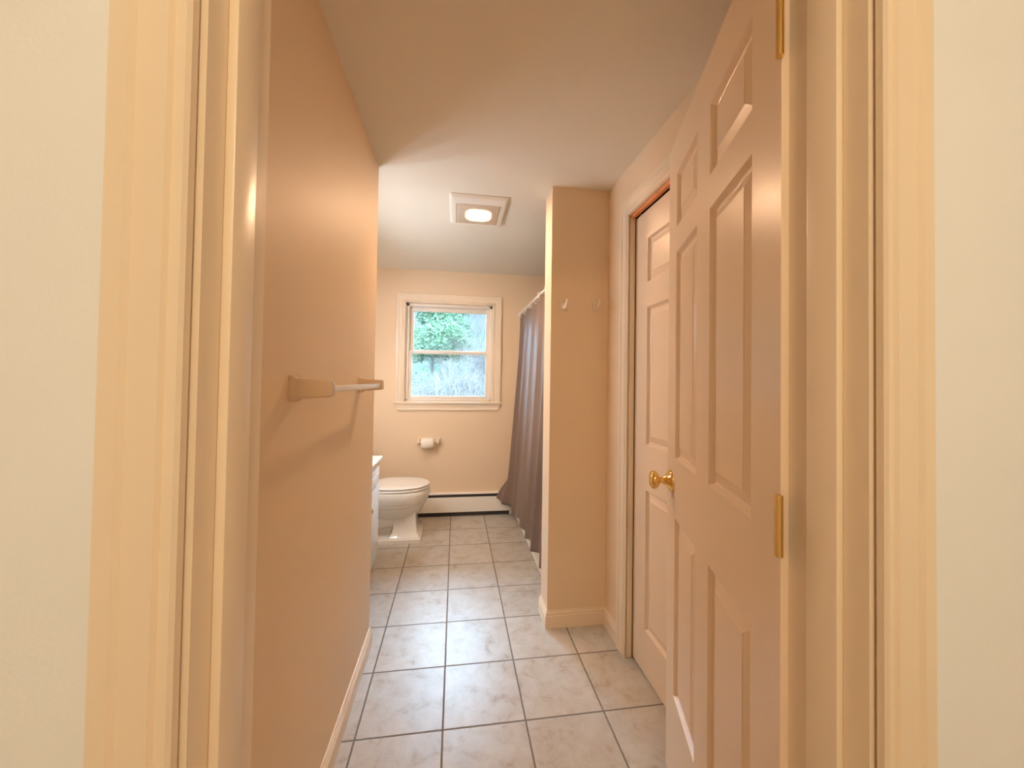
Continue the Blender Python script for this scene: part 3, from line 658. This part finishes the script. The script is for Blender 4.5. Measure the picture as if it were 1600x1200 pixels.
def bush(x, y, rad, n, label):
    z = ground_z(x, y) - 0.1; root = tag(empty('green_bush', (x, y, z)), label, 'bush')
    f = MB()
    for k in range(12): foliage(f, (x + rng.uniform(-.6, .6) * rad, y + rng.uniform(-.5, .5) * rad, z + rad * rng.uniform(0.3, 1.0)), (rad * .5, rad * .5, rad * .38), n // 12, 0.07, 1.0)
    m = MB()
    for k in range(6): m.tube([(x, y, z), (x + rng.uniform(-.5, .5) * rad, y + rng.uniform(-.5, .5) * rad, z + rad)], [0.02, 0.008], 5)
    m.build('stems', M['bark'], root); f.build('leaves', M['leaf'], root, smooth=False, weld=False)
bush(-0.55, 8.3, 0.95, 7200, 'low grey-green bush outside under the pine'); bush(0.45, 11.0, 1.2, 7200, 'grey-green bush outside to the right of the pine')
# distant wooded bank
twr = random.Random(5); f = MB()
for k in range(5200):
    x = twr.uniform(-7, 9); y = twr.uniform(19, 25); z = ground_z(x, y) + twr.uniform(0, 1) ** 0.8 * 5.0
    a = Vector((twr.uniform(-1, 1), twr.uniform(-.3, .3), twr.uniform(-0.4, 1.6))).normalized() * twr.uniform(0.4, 1.4); b = Vector((a.z, 0, -a.x)).normalized() * twr.uniform(0.015, 0.035); c = Vector((0, b.length, 0))
    p = Vector((x, y, z)); f.loft([[p - b, p + c, p + b], [p + a - b * .4, p + a + c * .4, p + a + b * .4]], False, False)
tag(f.build('distant_woodland', M['twig'], smooth=False, weld=False), 'hazy pale woodland on the bank far outside the window', 'woodland', None, 'stuff')

# ------------------------------------------------------------------ sky light, camera, view
w = bpy.data.worlds.new('overcast_sky'); sc.world = w; w.use_nodes = True
bg = w.node_tree.nodes['Background']; bg.inputs['Color'].default_value = (*SKY, 1); bg.inputs['Strength'].default_value = SKYS

cam = bpy.data.cameras.new('camera'); co = bpy.data.objects.new('camera', cam); COL.objects.link(co)
F_, yaw, pit, rol = 586.695, 0.144752, 0.017633, 0.0149154
fwd = Vector((math.sin(yaw) * math.cos(pit), math.cos(yaw) * math.cos(pit), math.sin(pit)))
rt = Vector((math.cos(yaw), -math.sin(yaw), 0)); upv = rt.cross(fwd)
r2 = rt * math.cos(rol) + upv * math.sin(rol); u2 = -rt * math.sin(rol) + upv * math.cos(rol)
mw = Matrix(((r2.x, u2.x, -fwd.x, 0), (r2.y, u2.y, -fwd.y, 0), (r2.z, u2.z, -fwd.z, 1.25953), (0, 0, 0, 1)))
co.matrix_world = mw
cam.sensor_fit = 'HORIZONTAL'; cam.sensor_width = 36.0; cam.lens = F_ * 36.0 / 1600
cam.shift_x = 2.107 / 1600; cam.shift_y = -16.441 / 1600; cam.clip_start = 0.02
sc.camera = co
vs = sc.view_settings; vs.view_transform = 'Standard'; vs.look = 'None'; vs.gamma = 1; vs.exposure = EXPO; vs.use_curve_mapping = False
cy = sc.cycles
cy.use_denoising = True; cy.max_bounces = 16; cy.diffuse_bounces = 10; cy.glossy_bounces = 6; cy.transparent_max_bounces = 16
cy.sample_clamp_indirect = 6.0; cy.caustics_reflective = False; cy.caustics_refractive = False
